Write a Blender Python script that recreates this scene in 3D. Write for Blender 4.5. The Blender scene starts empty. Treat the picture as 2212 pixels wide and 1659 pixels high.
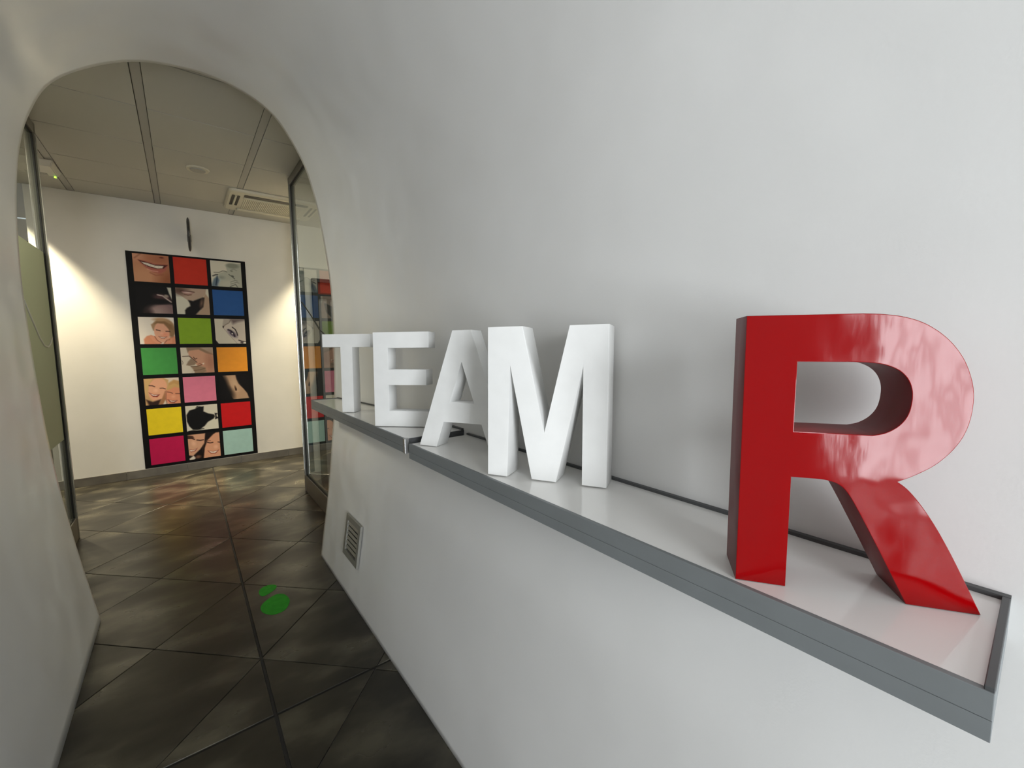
import bpy, bmesh, math, random
import numpy as np
from mathutils import Vector, Matrix
random.seed(7)
S = bpy.context.scene
COL = S.collection

# ------------------------------------------------------------------ camera
CAM_H = 1.30
FPX = 910.0
cam_d = bpy.data.cameras.new('camera'); cam = bpy.data.objects.new('camera', cam_d)
COL.objects.link(cam); S.camera = cam
cam_d.sensor_fit = 'HORIZONTAL'; cam_d.sensor_width = 36.0
cam_d.lens = 36.0 * FPX / 2212.0; cam_d.clip_start = 0.02
def _dir(px, py):
    return Vector((px - 1106.0, -(py - 829.5), -FPX)).normalized()
_Y = _dir(393, 749); _X0 = _dir(2280, 732)
_Z = _X0.cross(_Y).normalized(); _X = _Y.cross(_Z)
cam.matrix_world = Matrix(((_X[0], _X[1], _X[2], 0), (_Y[0], _Y[1], _Y[2], 0),
                           (_Z[0], _Z[1], _Z[2], CAM_H), (0, 0, 0, 1)))

# ------------------------------------------------------------------ world, daylight, exposure
W = bpy.data.worlds.new('world'); S.world = W; W.use_nodes = True
W.node_tree.nodes['Background'].inputs['Color'].default_value = (0.80, 0.90, 1.0, 1)
W.node_tree.nodes['Background'].inputs['Strength'].default_value = 1.0
WIN = (-1.95, -0.10, 0.05, 2.50)            # lobby window opening: x0, x1, z0, z1
LOBBY_Y = -3.5
def area_light(name, loc, rot, sx, sy, power, color):
    l = bpy.data.lights.new(name, 'AREA'); l.shape = 'RECTANGLE'; l.size = sx; l.size_y = sy
    l.energy = power; l.color = color
    o = bpy.data.objects.new(name, l); COL.objects.link(o); o.location = loc; o.rotation_euler = rot
    return o
area_light('window_daylight', ((WIN[0]+WIN[1])/2, LOBBY_Y-0.25, (WIN[2]+WIN[3])/2), (math.pi/2, 0, 0),
           WIN[1]-WIN[0], WIN[3]-WIN[2], 335.0, (0.925, 0.967, 1.0))
S.view_settings.view_transform = 'Standard'; S.view_settings.look = 'None'
S.view_settings.gamma = 1.0; S.view_settings.use_curve_mapping = False
S.view_settings.exposure = 0.0

# ------------------------------------------------------------------ materials
def lin(c):
    c = c / 255.0
    return c / 12.92 if c <= 0.04045 else ((c + 0.055) / 1.055) ** 2.4
def rgb(r, g, b): return (lin(r), lin(g), lin(b), 1.0)
def mat(name, color=(.8, .8, .8, 1), rough=.5, metal=0.0, spec=.5, coat=0.0):
    m = bpy.data.materials.new(name); m.use_nodes = True
    b = m.node_tree.nodes['Principled BSDF']
    b.inputs['Base Color'].default_value = color; b.inputs['Roughness'].default_value = rough
    b.inputs['Metallic'].default_value = metal; b.inputs['Specular IOR Level'].default_value = spec
    b.inputs['Coat Weight'].default_value = coat
    return m
def nodes(m): return m.node_tree.nodes, m.node_tree.links, m.node_tree.nodes['Principled BSDF']
def add_bump(m, scale, strength, dist, detail=2.0, coord='Object', stretch=None):
    n, l, b = nodes(m)
    tc = n.new('ShaderNodeTexCoord'); src = tc.outputs[coord]
    if stretch:
        mp = n.new('ShaderNodeMapping'); mp.inputs['Scale'].default_value = stretch
        l.new(src, mp.inputs['Vector']); src = mp.outputs['Vector']
    t = n.new('ShaderNodeTexNoise'); t.inputs['Scale'].default_value = scale; t.inputs['Detail'].default_value = detail
    bp = n.new('ShaderNodeBump'); bp.inputs['Strength'].default_value = strength; bp.inputs['Distance'].default_value = dist
    l.new(src, t.inputs['Vector']); l.new(t.outputs['Fac'], bp.inputs['Height'])
    if b.inputs['Normal'].links: l.new(b.inputs['Normal'].links[0].from_socket, bp.inputs['Normal'])
    l.new(bp.outputs['Normal'], b.inputs['Normal'])
    if b.inputs['Coat Weight'].default_value > 0: l.new(bp.outputs['Normal'], b.inputs['Coat Normal'])
    return t
def add_vary(m, c1, c2, scale, detail=4.0, coord='Object', lo=.35, hi=.65, rough=None):
    n, l, b = nodes(m)
    tc = n.new('ShaderNodeTexCoord'); t = n.new('ShaderNodeTexNoise')
    t.inputs['Scale'].default_value = scale; t.inputs['Detail'].default_value = detail
    l.new(tc.outputs[coord], t.inputs['Vector'])
    r = n.new('ShaderNodeValToRGB'); r.color_ramp.elements[0].color = c1; r.color_ramp.elements[1].color = c2
    r.color_ramp.elements[0].position = lo; r.color_ramp.elements[1].position = hi
    l.new(t.outputs['Fac'], r.inputs['Fac']); l.new(r.outputs['Color'], b.inputs['Base Color'])
    if rough:
        mr = n.new('ShaderNodeMapRange'); mr.inputs['To Min'].default_value = rough[0]; mr.inputs['To Max'].default_value = rough[1]
        l.new(t.outputs['Fac'], mr.inputs['Value']); l.new(mr.outputs['Result'], b.inputs['Roughness'])
    return t

M = {}
M['paint'] = mat('white_gloss_paint', (.76, .76, .745, 1), .30, spec=.28)
add_vary(M['paint'], (.755, .75, .735, 1), (.80, .795, .78, 1), 2.0, 3)
# the plaster is even along the passage and wavier towards the far mouth
_t = add_bump(M['paint'], 4.2, .6, .03, 1.0)
_n, _l, _b = nodes(M['paint']); _bp = _b.inputs['Normal'].links[0].from_node
_tc = _n.new('ShaderNodeTexCoord'); _sx = _n.new('ShaderNodeSeparateXYZ'); _l.new(_tc.outputs['Object'], _sx.inputs[0])
_mr = _n.new('ShaderNodeMapRange'); _mr.interpolation_type = 'SMOOTHSTEP'
_mr.inputs['From Min'].default_value = 1.3; _mr.inputs['From Max'].default_value = 2.6; _mr.inputs['To Min'].default_value = .12; _mr.inputs['To Max'].default_value = .5
_l.new(_sx.outputs['Y'], _mr.inputs['Value']); _l.new(_mr.outputs['Result'], _bp.inputs['Strength'])
add_bump(M['paint'], 260, .06, .002, 2)
M['wall'] = mat('white_wall_paint', (.78, .76, .72, 1), .7)
add_vary(M['wall'], (.76, .745, .70, 1), (.80, .78, .735, 1), 3.0); add_bump(M['wall'], 180, .08, .002)
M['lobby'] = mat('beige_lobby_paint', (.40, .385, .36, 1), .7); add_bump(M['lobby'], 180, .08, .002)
M['ceil_panel'] = mat('ceiling_panel_white', (.50, .488, .445, 1), .85); add_bump(M['ceil_panel'], 320, .25, .002, 3)
M['ceil_rail'] = mat('ceiling_rail_grey', (.40, .39, .36, 1), .6); add_bump(M['ceil_rail'], 60, .05, .001)
M['ceil_void'] = mat('dark_ceiling_joint', (.16, .155, .14, 1), .8); add_bump(M['ceil_void'], 60, .05, .001)
M['joint'] = mat('dark_expansion_joint', (.012, .011, .010, 1), .7); add_bump(M['joint'], 80, .2, .001)
M['grout'] = mat('grey_grout', (.24, .23, .21, 1), .9); add_bump(M['grout'], 200, .3, .001)
M['skirting'] = mat('grey_skirting_tile', (.12, .11, .095, 1), .45)
add_vary(M['skirting'], (.10, .092, .08, 1), (.16, .148, .125, 1), 6)
M['shelf_panel'] = mat('glossy_white_laminate', (.90, .89, .865, 1), .16, coat=.3); add_bump(M['shelf_panel'], 30, .015, .001)
M['shelf_edge'] = mat('grey_edge_laminate', (.155, .17, .175, 1), .5)
add_vary(M['shelf_edge'], (.19, .205, .21, 1), (.205, .222, .228, 1), 9, 5); add_bump(M['shelf_edge'], 90, .05, .001, 3, stretch=(8, .4, 8))
M['shelf_rim'] = mat('dark_grey_rim', (.075, .078, .08, 1), .45); add_bump(M['shelf_rim'], 90, .05, .001)
M['alu'] = mat('satin_aluminium', (.52, .52, .52, 1), .35, .9); add_bump(M['alu'], 200, .05, .0005, 2, stretch=(1, 1, .05))
M['alu_dark'] = mat('olive_grey_aluminium', (.24, .23, .20, 1), .38, .65); add_bump(M['alu_dark'], 200, .05, .0005, 2, stretch=(1, 1, .05))
M['chrome'] = mat('bright_glazing_bead', (.75, .74, .70, 1), .2, 1.0); add_bump(M['chrome'], 80, .02, .0005)
M['gasket'] = mat('black_gasket', (.01, .01, .01, 1), .6); add_bump(M['gasket'], 80, .1, .0005)
M['letter'] = mat('matt_white_letter', (.80, .80, .785, 1), .6)
add_vary(M['letter'], (.90, .90, .88, 1), (.93, .93, .91, 1), 18, 4); add_bump(M['letter'], 14, .10, .004, 2); add_bump(M['letter'], 260, .06, .0008)
M['black'] = mat('black_plastic', (.008, .008, .008, 1), .4); add_bump(M['black'], 120, .05, .0005)
M['poster_black'] = mat('poster_black_print', (.004, .0035, .0035, 1), .5, spec=.12); add_bump(M['poster_black'], 120, .03, .0005)
M['ac'] = mat('ivory_plastic', (.62, .59, .48, 1), .5); add_bump(M['ac'], 150, .05, .0005)
M['ac_dark'] = mat('dark_slot', (.05, .045, .035, 1), .7); add_bump(M['ac_dark'], 150, .05, .0005)
M['box_white'] = mat('white_plastic_box', (.66, .64, .58, 1), .45); add_bump(M['box_white'], 150, .05, .0005)
M['green'] = mat('green_floor_vinyl', (.02, .30, .015, 1), .6, spec=.2); add_vary(M['green'], (.018, .28, .014, 1), (.025, .33, .018, 1), 30)
M['steel'] = mat('vent_steel', (.34, .335, .30, 1), .45, .5); add_bump(M['steel'], 150, .04, .0005)
M['door_red'] = mat('brick_red_panel', (.30, .035, .015, 1), .5); add_vary(M['door_red'], (.28, .03, .013, 1), (.33, .04, .018, 1), 8)
M['door_dark'] = mat('dark_grey_frame', (.045, .048, .05, 1), .5); add_bump(M['door_dark'], 100, .05, .0005)
M['door_blue'] = mat('slate_blue_panel', (.12, .15, .18, 1), .5); add_bump(M['door_blue'], 100, .05, .0005)
M['pane_pale'] = mat('pale_lavender_panel', (.34, .34, .37, 1), .35); add_vary(M['pane_pale'], (.30, .30, .33, 1), (.40, .40, .42, 1), 5)
M['decal_white'] = mat('white_vinyl', (.75, .74, .68, 1), .5); add_bump(M['decal_white'], 100, .05, .0005)
M['decal_dark'] = mat('dark_green_vinyl', (.02, .022, .018, 1), .5); add_bump(M['decal_dark'], 100, .05, .0005)
M['dark_wall'] = mat('dark_brown_wall', (.16, .15, .13, 1), .7); add_bump(M['dark_wall'], 100, .05, .001)  # even dark brown for the wall past the corner

# red sheet-metal paint: warped, very glossy
M['red'] = mat('glossy_red_enamel', rgb(134, 0, 3), .4, spec=.0, coat=.55)
M['red'].node_tree.nodes['Principled BSDF'].inputs['Coat Roughness'].default_value = .10
add_bump(M['red'], 8, .45, .016, 1.0); add_bump(M['red'], 24, .2, .004, 1.0); add_bump(M['red'], 70, .05, .002, 3, stretch=(1, 1, .25))
M['maroon'] = mat('dark_red_satin_return', rgb(112, 8, 14), .42, spec=.3); add_bump(M['maroon'], 14, .2, .006, 2)
# LED
M['led'] = bpy.data.materials.new('green_led'); M['led'].use_nodes = True
_b = M['led'].node_tree.nodes['Principled BSDF']; _b.inputs['Base Color'].default_value = (.2, .8, .05, 1)
_b.inputs['Emission Color'].default_value = (.45, 1, .08, 1); _b.inputs['Emission Strength'].default_value = 2.0
M['lamp'] = bpy.data.materials.new('lit_lamp_lens'); M['lamp'].use_nodes = True
_b = M['lamp'].node_tree.nodes['Principled BSDF']
_b.inputs['Emission Color'].default_value = (1, .85, .6, 1); _b.inputs['Emission Strength'].default_value = 3.0

def glass_mat(name, tint, refl_boost=1.0, rough=0.0):
    m = bpy.data.materials.new(name); m.use_nodes = True; n = m.node_tree.nodes; l = m.node_tree.links
    n.remove(n['Principled BSDF']); out = n['Material Output']
    tr = n.new('ShaderNodeBsdfTransparent'); tr.inputs['Color'].default_value = tint
    gl = n.new('ShaderNodeBsdfGlossy'); gl.inputs['Roughness'].default_value = rough; gl.inputs['Color'].default_value = (.93, .96, .94, 1)
    fr = n.new('ShaderNodeFresnel'); fr.inputs['IOR'].default_value = 1.52
    mx = n.new('ShaderNodeMixShader')
    ge = n.new('ShaderNodeNewGeometry'); iv = n.new('ShaderNodeMath'); iv.operation = 'SUBTRACT'; iv.inputs[0].default_value = 1.0
    l.new(ge.outputs['Backfacing'], iv.inputs[1])
    mu = n.new('ShaderNodeMath'); mu.operation = 'MULTIPLY'; l.new(fr.outputs['Fac'], mu.inputs[0]); l.new(iv.outputs[0], mu.inputs[1])
    m3 = n.new('ShaderNodeMath'); m3.operation = 'MULTIPLY'; m3.use_clamp = True; m3.inputs[1].default_value = 1.35; l.new(mu.outputs[0], m3.inputs[0])
    l.new(m3.outputs[0], mx.inputs['Fac']); l.new(tr.outputs['BSDF'], mx.inputs[1]); l.new(gl.outputs['BSDF'], mx.inputs[2])
    l.new(mx.outputs['Shader'], out.inputs['Surface'])
    return m
M['window_glass'] = glass_mat('clear_window_glass', (.98, .98, .98, 1))
M['glass'] = glass_mat('clear_greenish_glass', (.94, .965, .94, 1))
def frost_mat():
    m = bpy.data.materials.new('frosted_green_film'); m.use_nodes = True; n = m.node_tree.nodes; l = m.node_tree.links
    b = n['Principled BSDF']; b.inputs['Base Color'].default_value = (.50, .51, .41, 1); b.inputs['Roughness'].default_value = .55
    tl = n.new('ShaderNodeBsdfTranslucent'); tl.inputs['Color'].default_value = (.60, .62, .50, 1)
    mx = n.new('ShaderNodeMixShader'); mx.inputs['Fac'].default_value = .6
    l.new(b.outputs['BSDF'], mx.inputs[1]); l.new(tl.outputs['BSDF'], mx.inputs[2])
    l.new(mx.outputs['Shader'], n['Material Output'].inputs['Surface'])
    return m
M['frost'] = frost_mat()

def tile_mat():
    m = mat('slate_floor_tile', (.06, .05, .04, 1), .35); n, l, b = nodes(m)
    tc = n.new('ShaderNodeTexCoord'); oi = n.new('ShaderNodeObjectInfo')
    sc = n.new('ShaderNodeVectorMath'); sc.operation = 'SCALE'; sc.inputs['Scale'].default_value = 37.0
    cx = n.new('ShaderNodeCombineXYZ')
    l.new(oi.outputs['Random'], cx.inputs[0]); l.new(oi.outputs['Random'], cx.inputs[1]); l.new(cx.outputs[0], sc.inputs[0])
    ad = n.new('ShaderNodeVectorMath'); l.new(tc.outputs['Object'], ad.inputs[0]); l.new(sc.outputs[0], ad.inputs[1])
    mp = n.new('ShaderNodeMapping'); mp.inputs['Rotation'].default_value = (0, 0, math.radians(45)); mp.inputs['Scale'].default_value = (1.0, 1.8, 1)
    l.new(ad.outputs[0], mp.inputs['Vector'])
    t = n.new('ShaderNodeTexNoise'); t.inputs['Scale'].default_value = 2.6; t.inputs['Detail'].default_value = 6; t.inputs['Roughness'].default_value = .48
    l.new(mp.outputs[0], t.inputs['Vector'])
    r = n.new('ShaderNodeValToRGB'); e = r.color_ramp.elements
    e[0].position = .36; e[0].color = (.013, .0115, .008, 1); e[1].position = .68; e[1].color = (.105, .094, .066, 1)
    k = e.new(.5); k.color = (.029, .0255, .018, 1)
    l.new(t.outputs['Fac'], r.inputs['Fac'])
    hs = n.new('ShaderNodeHueSaturation'); mr = n.new('ShaderNodeMapRange'); mr.inputs['To Min'].default_value = .82; mr.inputs['To Max'].default_value = 1.2
    l.new(oi.outputs['Random'], mr.inputs['Value']); l.new(mr.outputs[0], hs.inputs['Value']); l.new(r.outputs[0], hs.inputs['Color'])
    l.new(hs.outputs[0], b.inputs['Base Color'])
    m2 = n.new('ShaderNodeMapRange'); m2.inputs['From Min'].default_value = .3; m2.inputs['From Max'].default_value = .7
    m2.inputs['To Min'].default_value = .40; m2.inputs['To Max'].default_value = .24
    l.new(t.outputs['Fac'], m2.inputs['Value']); l.new(m2.outputs[0], b.inputs['Roughness'])
    bp = n.new('ShaderNodeBump'); bp.inputs['Strength'].default_value = .10; bp.inputs['Distance'].default_value = .004
    l.new(t.outputs['Fac'], bp.inputs['Height']); l.new(bp.outputs[0], b.inputs['Normal'])
    return m
M['tile'] = tile_mat()

# ------------------------------------------------------------------ mesh helpers
def link(name, me, m=None, parent=None, loc=None, rot=None):
    o = bpy.data.objects.new(name, me); COL.objects.link(o)
    if m is not None and me is not None and not me.materials: me.materials.append(m)
    if parent is not None: o.parent = parent
    if loc is not None: o.location = loc
    if rot is not None: o.rotation_euler = rot
    return o
def from_bm(name, bm, m, parent=None, smooth=False, **kw):
    bmesh.ops.recalc_face_normals(bm, faces=bm.faces)
    me = bpy.data.meshes.new(name); bm.to_mesh(me); bm.free()
    if smooth:
        for p in me.polygons: p.use_smooth = True
    return link(name, me, m, parent, **kw)
def tag(o, label=None, cat=None, group=None, kind=None):
    if label: o['label'] = label
    if cat: o['category'] = cat
    if group: o['group'] = group
    if kind: o['kind'] = kind
    return o
def empty(name, loc=(0, 0, 0), rot=(0, 0, 0)):
    o = bpy.data.objects.new(name, None); COL.objects.link(o); o.location = loc; o.rotation_euler = rot
    o.empty_display_size = .05
    return o
def bbox(bm, x0, x1, y0, y1, z0, z1, bev=0.0):
    vs = [bm.verts.new((x, y, z)) for z in (z0, z1) for y in (y0, y1) for x in (x0, x1)]
    fs = [bm.faces.new([vs[i] for i in q]) for q in ((0, 2, 3, 1), (4, 5, 7, 6), (0, 1, 5, 4), (2, 6, 7, 3), (0, 4, 6, 2), (1, 3, 7, 5))]
    if bev:
        es = list({e for f in fs for e in f.edges})
        bmesh.ops.bevel(bm, geom=es, offset=bev, segments=2, affect='EDGES', profile=.5)
def box(name, x0, x1, y0, y1, z0, z1, m, parent=None, bev=0.0, **kw):
    bm = bmesh.new(); bbox(bm, x0, x1, y0, y1, z0, z1, bev); return from_bm(name, bm, m, parent, **kw)
def prism_bm(bm, pts, z0, z1):
    lo = [bm.verts.new((x, y, z0)) for x, y in pts]; hi = [bm.verts.new((x, y, z1)) for x, y in pts]
    bm.faces.new(hi); bm.faces.new(list(reversed(lo))); k = len(pts)
    for i in range(k): bm.faces.new((lo[i], lo[(i+1) % k], hi[(i+1) % k], hi[i]))
def prism(name, pts, z0, z1, m, parent=None, **kw):
    bm = bmesh.new(); prism_bm(bm, pts, z0, z1); return from_bm(name, bm, m, parent, **kw)
def cyl_bm(bm, r1, r2, z0, z1, n=32, cx=0, cy=0):
    prism = [(math.cos(2*math.pi*i/n), math.sin(2*math.pi*i/n)) for i in range(n)]
    lo = [bm.verts.new((cx+r1*c, cy+r1*s, z0)) for c, s in prism]; hi = [bm.verts.new((cx+r2*c, cy+r2*s, z1)) for c, s in prism]
    bm.faces.new(hi); bm.faces.new(list(reversed(lo)))
    for i in range(n): bm.faces.new((lo[i], lo[(i+1) % n], hi[(i+1) % n], hi[i]))
def tube(name, pts, r, m, parent=None, n=8):
    bm = bmesh.new(); rings = []
    for i, p in enumerate(pts):
        p = Vector(p); a = Vector(pts[max(i-1, 0)]); b = Vector(pts[min(i+1, len(pts)-1)])
        d = (b-a).normalized(); u = d.orthogonal().normalized(); v = d.cross(u)
        if rings: # keep frames aligned
            u = (lastu - d*lastu.dot(d)).normalized(); v = d.cross(u)
        lastu = u
        rings.append([bm.verts.new(p + r*(math.cos(2*math.pi*k/n)*u + math.sin(2*math.pi*k/n)*v)) for k in range(n)])
    for a, b in zip(rings, rings[1:]):
        for k in range(n): bm.faces.new((a[k], a[(k+1) % n], b[(k+1) % n], b[k]))
    bm.faces.new(rings[0]); bm.faces.new(list(reversed(rings[-1])))
    return from_bm(name, bm, m, parent, smooth=True)
def sstep(a, b, x):
    t = min(max((x-a)/(b-a), 0), 1); return t*t*(3-2*t)

# ------------------------------------------------------------------ tunnel shell
END_Y = 2.714; NEAR_Y = -1.6
PROF = [(.596, 0), (.622, .17), (.650, .344), (.678, .56), (.700, .76), (.7125, .87), (.721, .975), (.731, 1.20), (.7355, 1.42),
        (.727, 1.70), (.690, 2.02), (.660, 2.18), (.607, 2.35), (.50, 2.525), (.40, 2.60), (.291, 2.640), (.20, 2.654), (.102, 2.654),
        (-.071, 2.622), (-.232, 2.54), (-.367, 2.425), (-.440, 2.28), (-.480, 2.13), (-.505, 1.92), (-.516, 1.66), (-.515, 1.403),
        (-.500, 1.0), (-.477, .68), (-.441, .36), (-.391, 0)]
def catmull(P, per=6, closed=False):
    out = []; n = len(P)
    rng = n if closed else n-1
    for i in range(rng):
        g = (lambda j: P[j % n]) if closed else (lambda j: P[min(max(j, 0), n-1)])
        p0, p1, p2, p3 = g(i-1), g(i), g(i+1), g(i+2)
        for k in range(per):
            t = k/per
            out.append(tuple(.5*((2*b)+(-a+c)*t+(2*a-5*b+4*c-d)*t*t+(-a+3*b-3*c+d)*t**3) for a, b, c, d in zip(p0, p1, p2, p3)))
    if not closed: out.append(tuple(P[-1]))
    return out
PROFS = catmull(PROF, 6)
def widen(x, z, y):
    """the tunnel is a little wider along its length than at its far mouth"""
    k = 1 - max(0.0, (y-1.7)/(END_Y-1.7))**1.6
    if x > 0: dx = .092*sstep(.62, .98, z)*(1-sstep(1.9, 2.6, z)*.6)*min(1, x/.5)
    else: dx = -.03*sstep(.2, 1.0, z)*min(1, -x/.4)
    dz = .02*sstep(2.2, 2.65, z)
    return x + dx*k, z + dz*k
def wall_x(z, y):
    """inner surface of the right side at height z"""
    best = min((p for p in PROFS if p[0] > .45), key=lambda p: abs(widen(p[0], p[1], y)[1]-z))
    ps = [widen(p[0], p[1], y) for p in PROFS if p[0] > .45]
    for a, b in zip(ps, ps[1:]):
        if a[1] <= z <= b[1]: return a[0]+(b[0]-a[0])*(z-a[1])/max(b[1]-a[1], 1e-6)
    return widen(best[0], best[1], y)[0]
def tunnel():
    ys = [NEAR_Y + (2.2-NEAR_Y)*i/24 for i in range(24)] + [2.2+(END_Y-2.2)*i/22 for i in range(23)]
    bm = bmesh.new(); grid = []
    for y in ys:
        grid.append([bm.verts.new((*[widen(x, z, y)[0]], y, widen(x, z, y)[1])) for x, z in PROFS])
    for a, b in zip(grid, grid[1:]):
        for i in range(len(PROFS)-1): bm.faces.new((a[i], a[i+1], b[i+1], b[i]))
    me = bpy.data.meshes.new('wall_tunnel'); 
    bmesh.ops.recalc_face_normals(bm, faces=bm.faces)
    f = bm.faces[0]; bm.faces.ensure_lookup_table(); f = bm.faces[10]
    if f.normal.dot(Vector((.1, f.calc_center_median().y, 1.3))-f.calc_center_median()) < 0:
        bmesh.ops.reverse_faces(bm, faces=bm.faces)
    bm.to_mesh(me); bm.free()
    for p in me.polygons: p.use_smooth = True
    o = link('wall_tunnel', me, M['paint'])
    sm = o.modifiers.new('thickness', 'SOLIDIFY'); sm.thickness = .05; sm.offset = -1
    return tag(o, 'white glossy arched tunnel wall curving over the passage', kind='structure')
tunnel()

# ------------------------------------------------------------------ room shell around the tunnel
CEIL = 2.70; BACK_Y = 5.513; RX = 3.2; FAR_Y = 7.0
tag(box('wall_back', -.985, RX, BACK_Y, BACK_Y+.12, 0, CEIL, M['wall']), 'cream painted end wall of the corridor behind the poster', kind='structure')
tag(box('wall_far', -RX, -.985, FAR_Y, FAR_Y+.1, 0, CEIL, M['dark_wall']), 'dark brown wall deep beyond the corner of the end wall', kind='structure')
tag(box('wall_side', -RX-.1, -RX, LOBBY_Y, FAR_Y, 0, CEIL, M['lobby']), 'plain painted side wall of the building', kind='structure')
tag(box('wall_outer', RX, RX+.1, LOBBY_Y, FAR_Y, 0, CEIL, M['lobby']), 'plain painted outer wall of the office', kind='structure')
# added unseen wall that keeps lobby daylight from leaking round the tunnel
def light_block_ring():
    bm = bmesh.new(); y = 2.45; pts = [widen(x, z, y) for x, z in PROFS]
    prev = None
    for i, (x, z) in enumerate(pts):
        x0 = x + (.02 if x > .1 else -.02)
        if z > 2.45: far = (x0, CEIL)
        else: far = (RX if x > 0 else -RX, z)
        a = bm.verts.new((x0, y, z+(.02 if z > 2.45 else 0))); b = bm.verts.new((far[0], y, far[1]))
        if prev:
            if (prev[2][1] == CEIL) != (far[1] == CEIL):
                c = bm.verts.new((RX if x > 0 else -RX, y, CEIL))
                bm.faces.new((prev[0], prev[1], c, b, a))
            else: bm.faces.new((prev[0], prev[1], b, a))
        prev = (a, b, far)
    o = from_bm('wall_light_block', bm, M['wall']); s = o.modifiers.new('thickness', 'SOLIDIFY'); s.thickness = .06; s.offset = 0
    return tag(o, 'added unseen wall blocking lobby daylight round the tunnel', kind='structure')
light_block_ring()
# lobby front wall with its window
wf = empty('wall_front', (0, LOBBY_Y, 0)); tag(wf, 'lobby front wall with a wide window opening', kind='structure')
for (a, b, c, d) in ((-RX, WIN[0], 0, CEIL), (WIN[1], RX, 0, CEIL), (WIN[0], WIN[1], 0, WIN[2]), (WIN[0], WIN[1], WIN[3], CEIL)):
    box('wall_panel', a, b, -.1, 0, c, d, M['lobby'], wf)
wn = empty('window_1', (0, LOBBY_Y, 0)); tag(wn, 'wide lobby window with slim grey frame', kind='structure')
for x in (WIN[0]+.02, (2*WIN[0]+WIN[1])/3, (WIN[0]+2*WIN[1])/3, WIN[1]-.02): box('mullion', x-.02, x+.02, -.06, -.01, WIN[2], WIN[3], M['alu_dark'], wn)
for z in (WIN[2]+.02, WIN[3]-.02): box('window_rail', WIN[0], WIN[1], -.055, -.015, z-.02, z+.02, M['alu_dark'], wn)
box('pane', WIN[0], WIN[1], -.04, -.034, WIN[2], WIN[3], M['window_glass'], wn)

# ------------------------------------------------------------------ ceiling
ceil = tag(box('ceiling', -RX, RX, LOBBY_Y, FAR_Y, CEIL+.012, CEIL+.09, M['ceil_void']), 'suspended panel ceiling', kind='structure')
CY = [2.25, 2.82, 3.39, 3.97, 4.55, 5.12, BACK_Y]; RAILX = [-2.48, -1.885, -1.29, -.692, -.095, .500, 1.095, 1.69, 2.285, 2.88]
pm = {}
for j in range(len(CY)-1):
    for i in range(len(RAILX)-1):
        x0, x1, y0, y1 = RAILX[i]+.024, RAILX[i+1]-.024, CY[j]+.004, CY[j+1]-.004
        if i == len(RAILX)-1: continue
        if .3 < x0 < 1.2 and j == 3 and x0 < .6: pass
        key = (round(y1-y0, 3),)
        if key not in pm:
            bm = bmesh.new(); w, h = (x1-x0)/2, (y1-y0)/2; bbox(bm, -w, w, -h, h, 0, .012, .002)
            bmesh.ops.recalc_face_normals(bm, faces=bm.faces)
            me = bpy.data.meshes.new('ceiling_panel'); bm.to_mesh(me); bm.free(); me.materials.append(M['ceil_panel']); pm[key] = me
        link('ceiling_panel', pm[key], None, ceil, ((x0+x1)/2, (y0+y1)/2, CEIL-.001))
for x in RAILX: box('ceiling_rail', x-.021, x+.021, 2.2, BACK_Y, CEIL+.002, CEIL+.012, M['ceil_rail'], ceil)

# ------------------------------------------------------------------ floor: diagonal slate tiles, expansion joints
floor = tag(box('floor', -RX, RX, LOBBY_Y, FAR_Y, -.08, -.006, M['grout']), 'dark slate tiled floor laid diagonally', kind='structure')
JX, JY = .177, 1.603
def clip(poly, a, b, c):           # keep a*x+b*y<=c
    out = []
    for i in range(len(poly)):
        p, q = poly[i], poly[(i+1) % len(poly)]; dp = a*p[0]+b*p[1]-c; dq = a*q[0]+b*q[1]-c
        if dp <= 0: out.append(p)
        if (dp < 0 < dq) or (dq < 0 < dp):
            t = dp/(dp-dq); out.append((p[0]+(q[0]-p[0])*t, p[1]+(q[1]-p[1])*t))
    return out
def parea(p): return abs(sum(p[i][0]*p[(i+1) % len(p)][1]-p[(i+1) % len(p)][0]*p[i][1] for i in range(len(p))))/2
R2 = 2**.5; tile_cache = {}
U0, V0 = JY*R2/2 + JX*R2/2, 0.0     # lattice vertex lies on the crossing of the two joints' diagonals
VX = (1.5-1.253)/R2, (1.5+1.253)/R2  # lattice vertex on the long joint
def tile_piece(pts):
    cx = sum(p[0] for p in pts)/len(pts); cy = sum(p[1] for p in pts)/len(pts)
    loc = [(round(x-cx, 4), round(y-cy, 4)) for x, y in pts]; key = tuple(loc)
    if key not in tile_cache:
        bm = bmesh.new()
        lo = [bm.verts.new((x, y, -.007)) for x, y in loc]; mid = [bm.verts.new((x, y, -.0012)) for x, y in loc]
        r = [math.hypot(*p) for p in loc]
        hi = [bm.verts.new((x*(1-.0018/max(k, .02)), y*(1-.0018/max(k, .02)), 0)) for (x, y), k in zip(loc, r)]
        bm.faces.new(hi); k = len(loc)
        for i in range(k):
            bm.faces.new((lo[i], lo[(i+1) % k], mid[(i+1) % k], mid[i])); bm.faces.new((mid[i], mid[(i+1) % k], hi[(i+1) % k], hi[i]))
        bmesh.ops.recalc_face_normals(bm, faces=bm.faces)
        me = bpy.data.meshes.new('floor_tile'); bm.to_mesh(me); bm.free(); me.materials.append(M['tile']); tile_cache[key] = me
    return link('floor_tile', tile_cache[key], None, floor, (cx, cy, 0))
g = .0018; JW = .0055
far_bits = []
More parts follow.
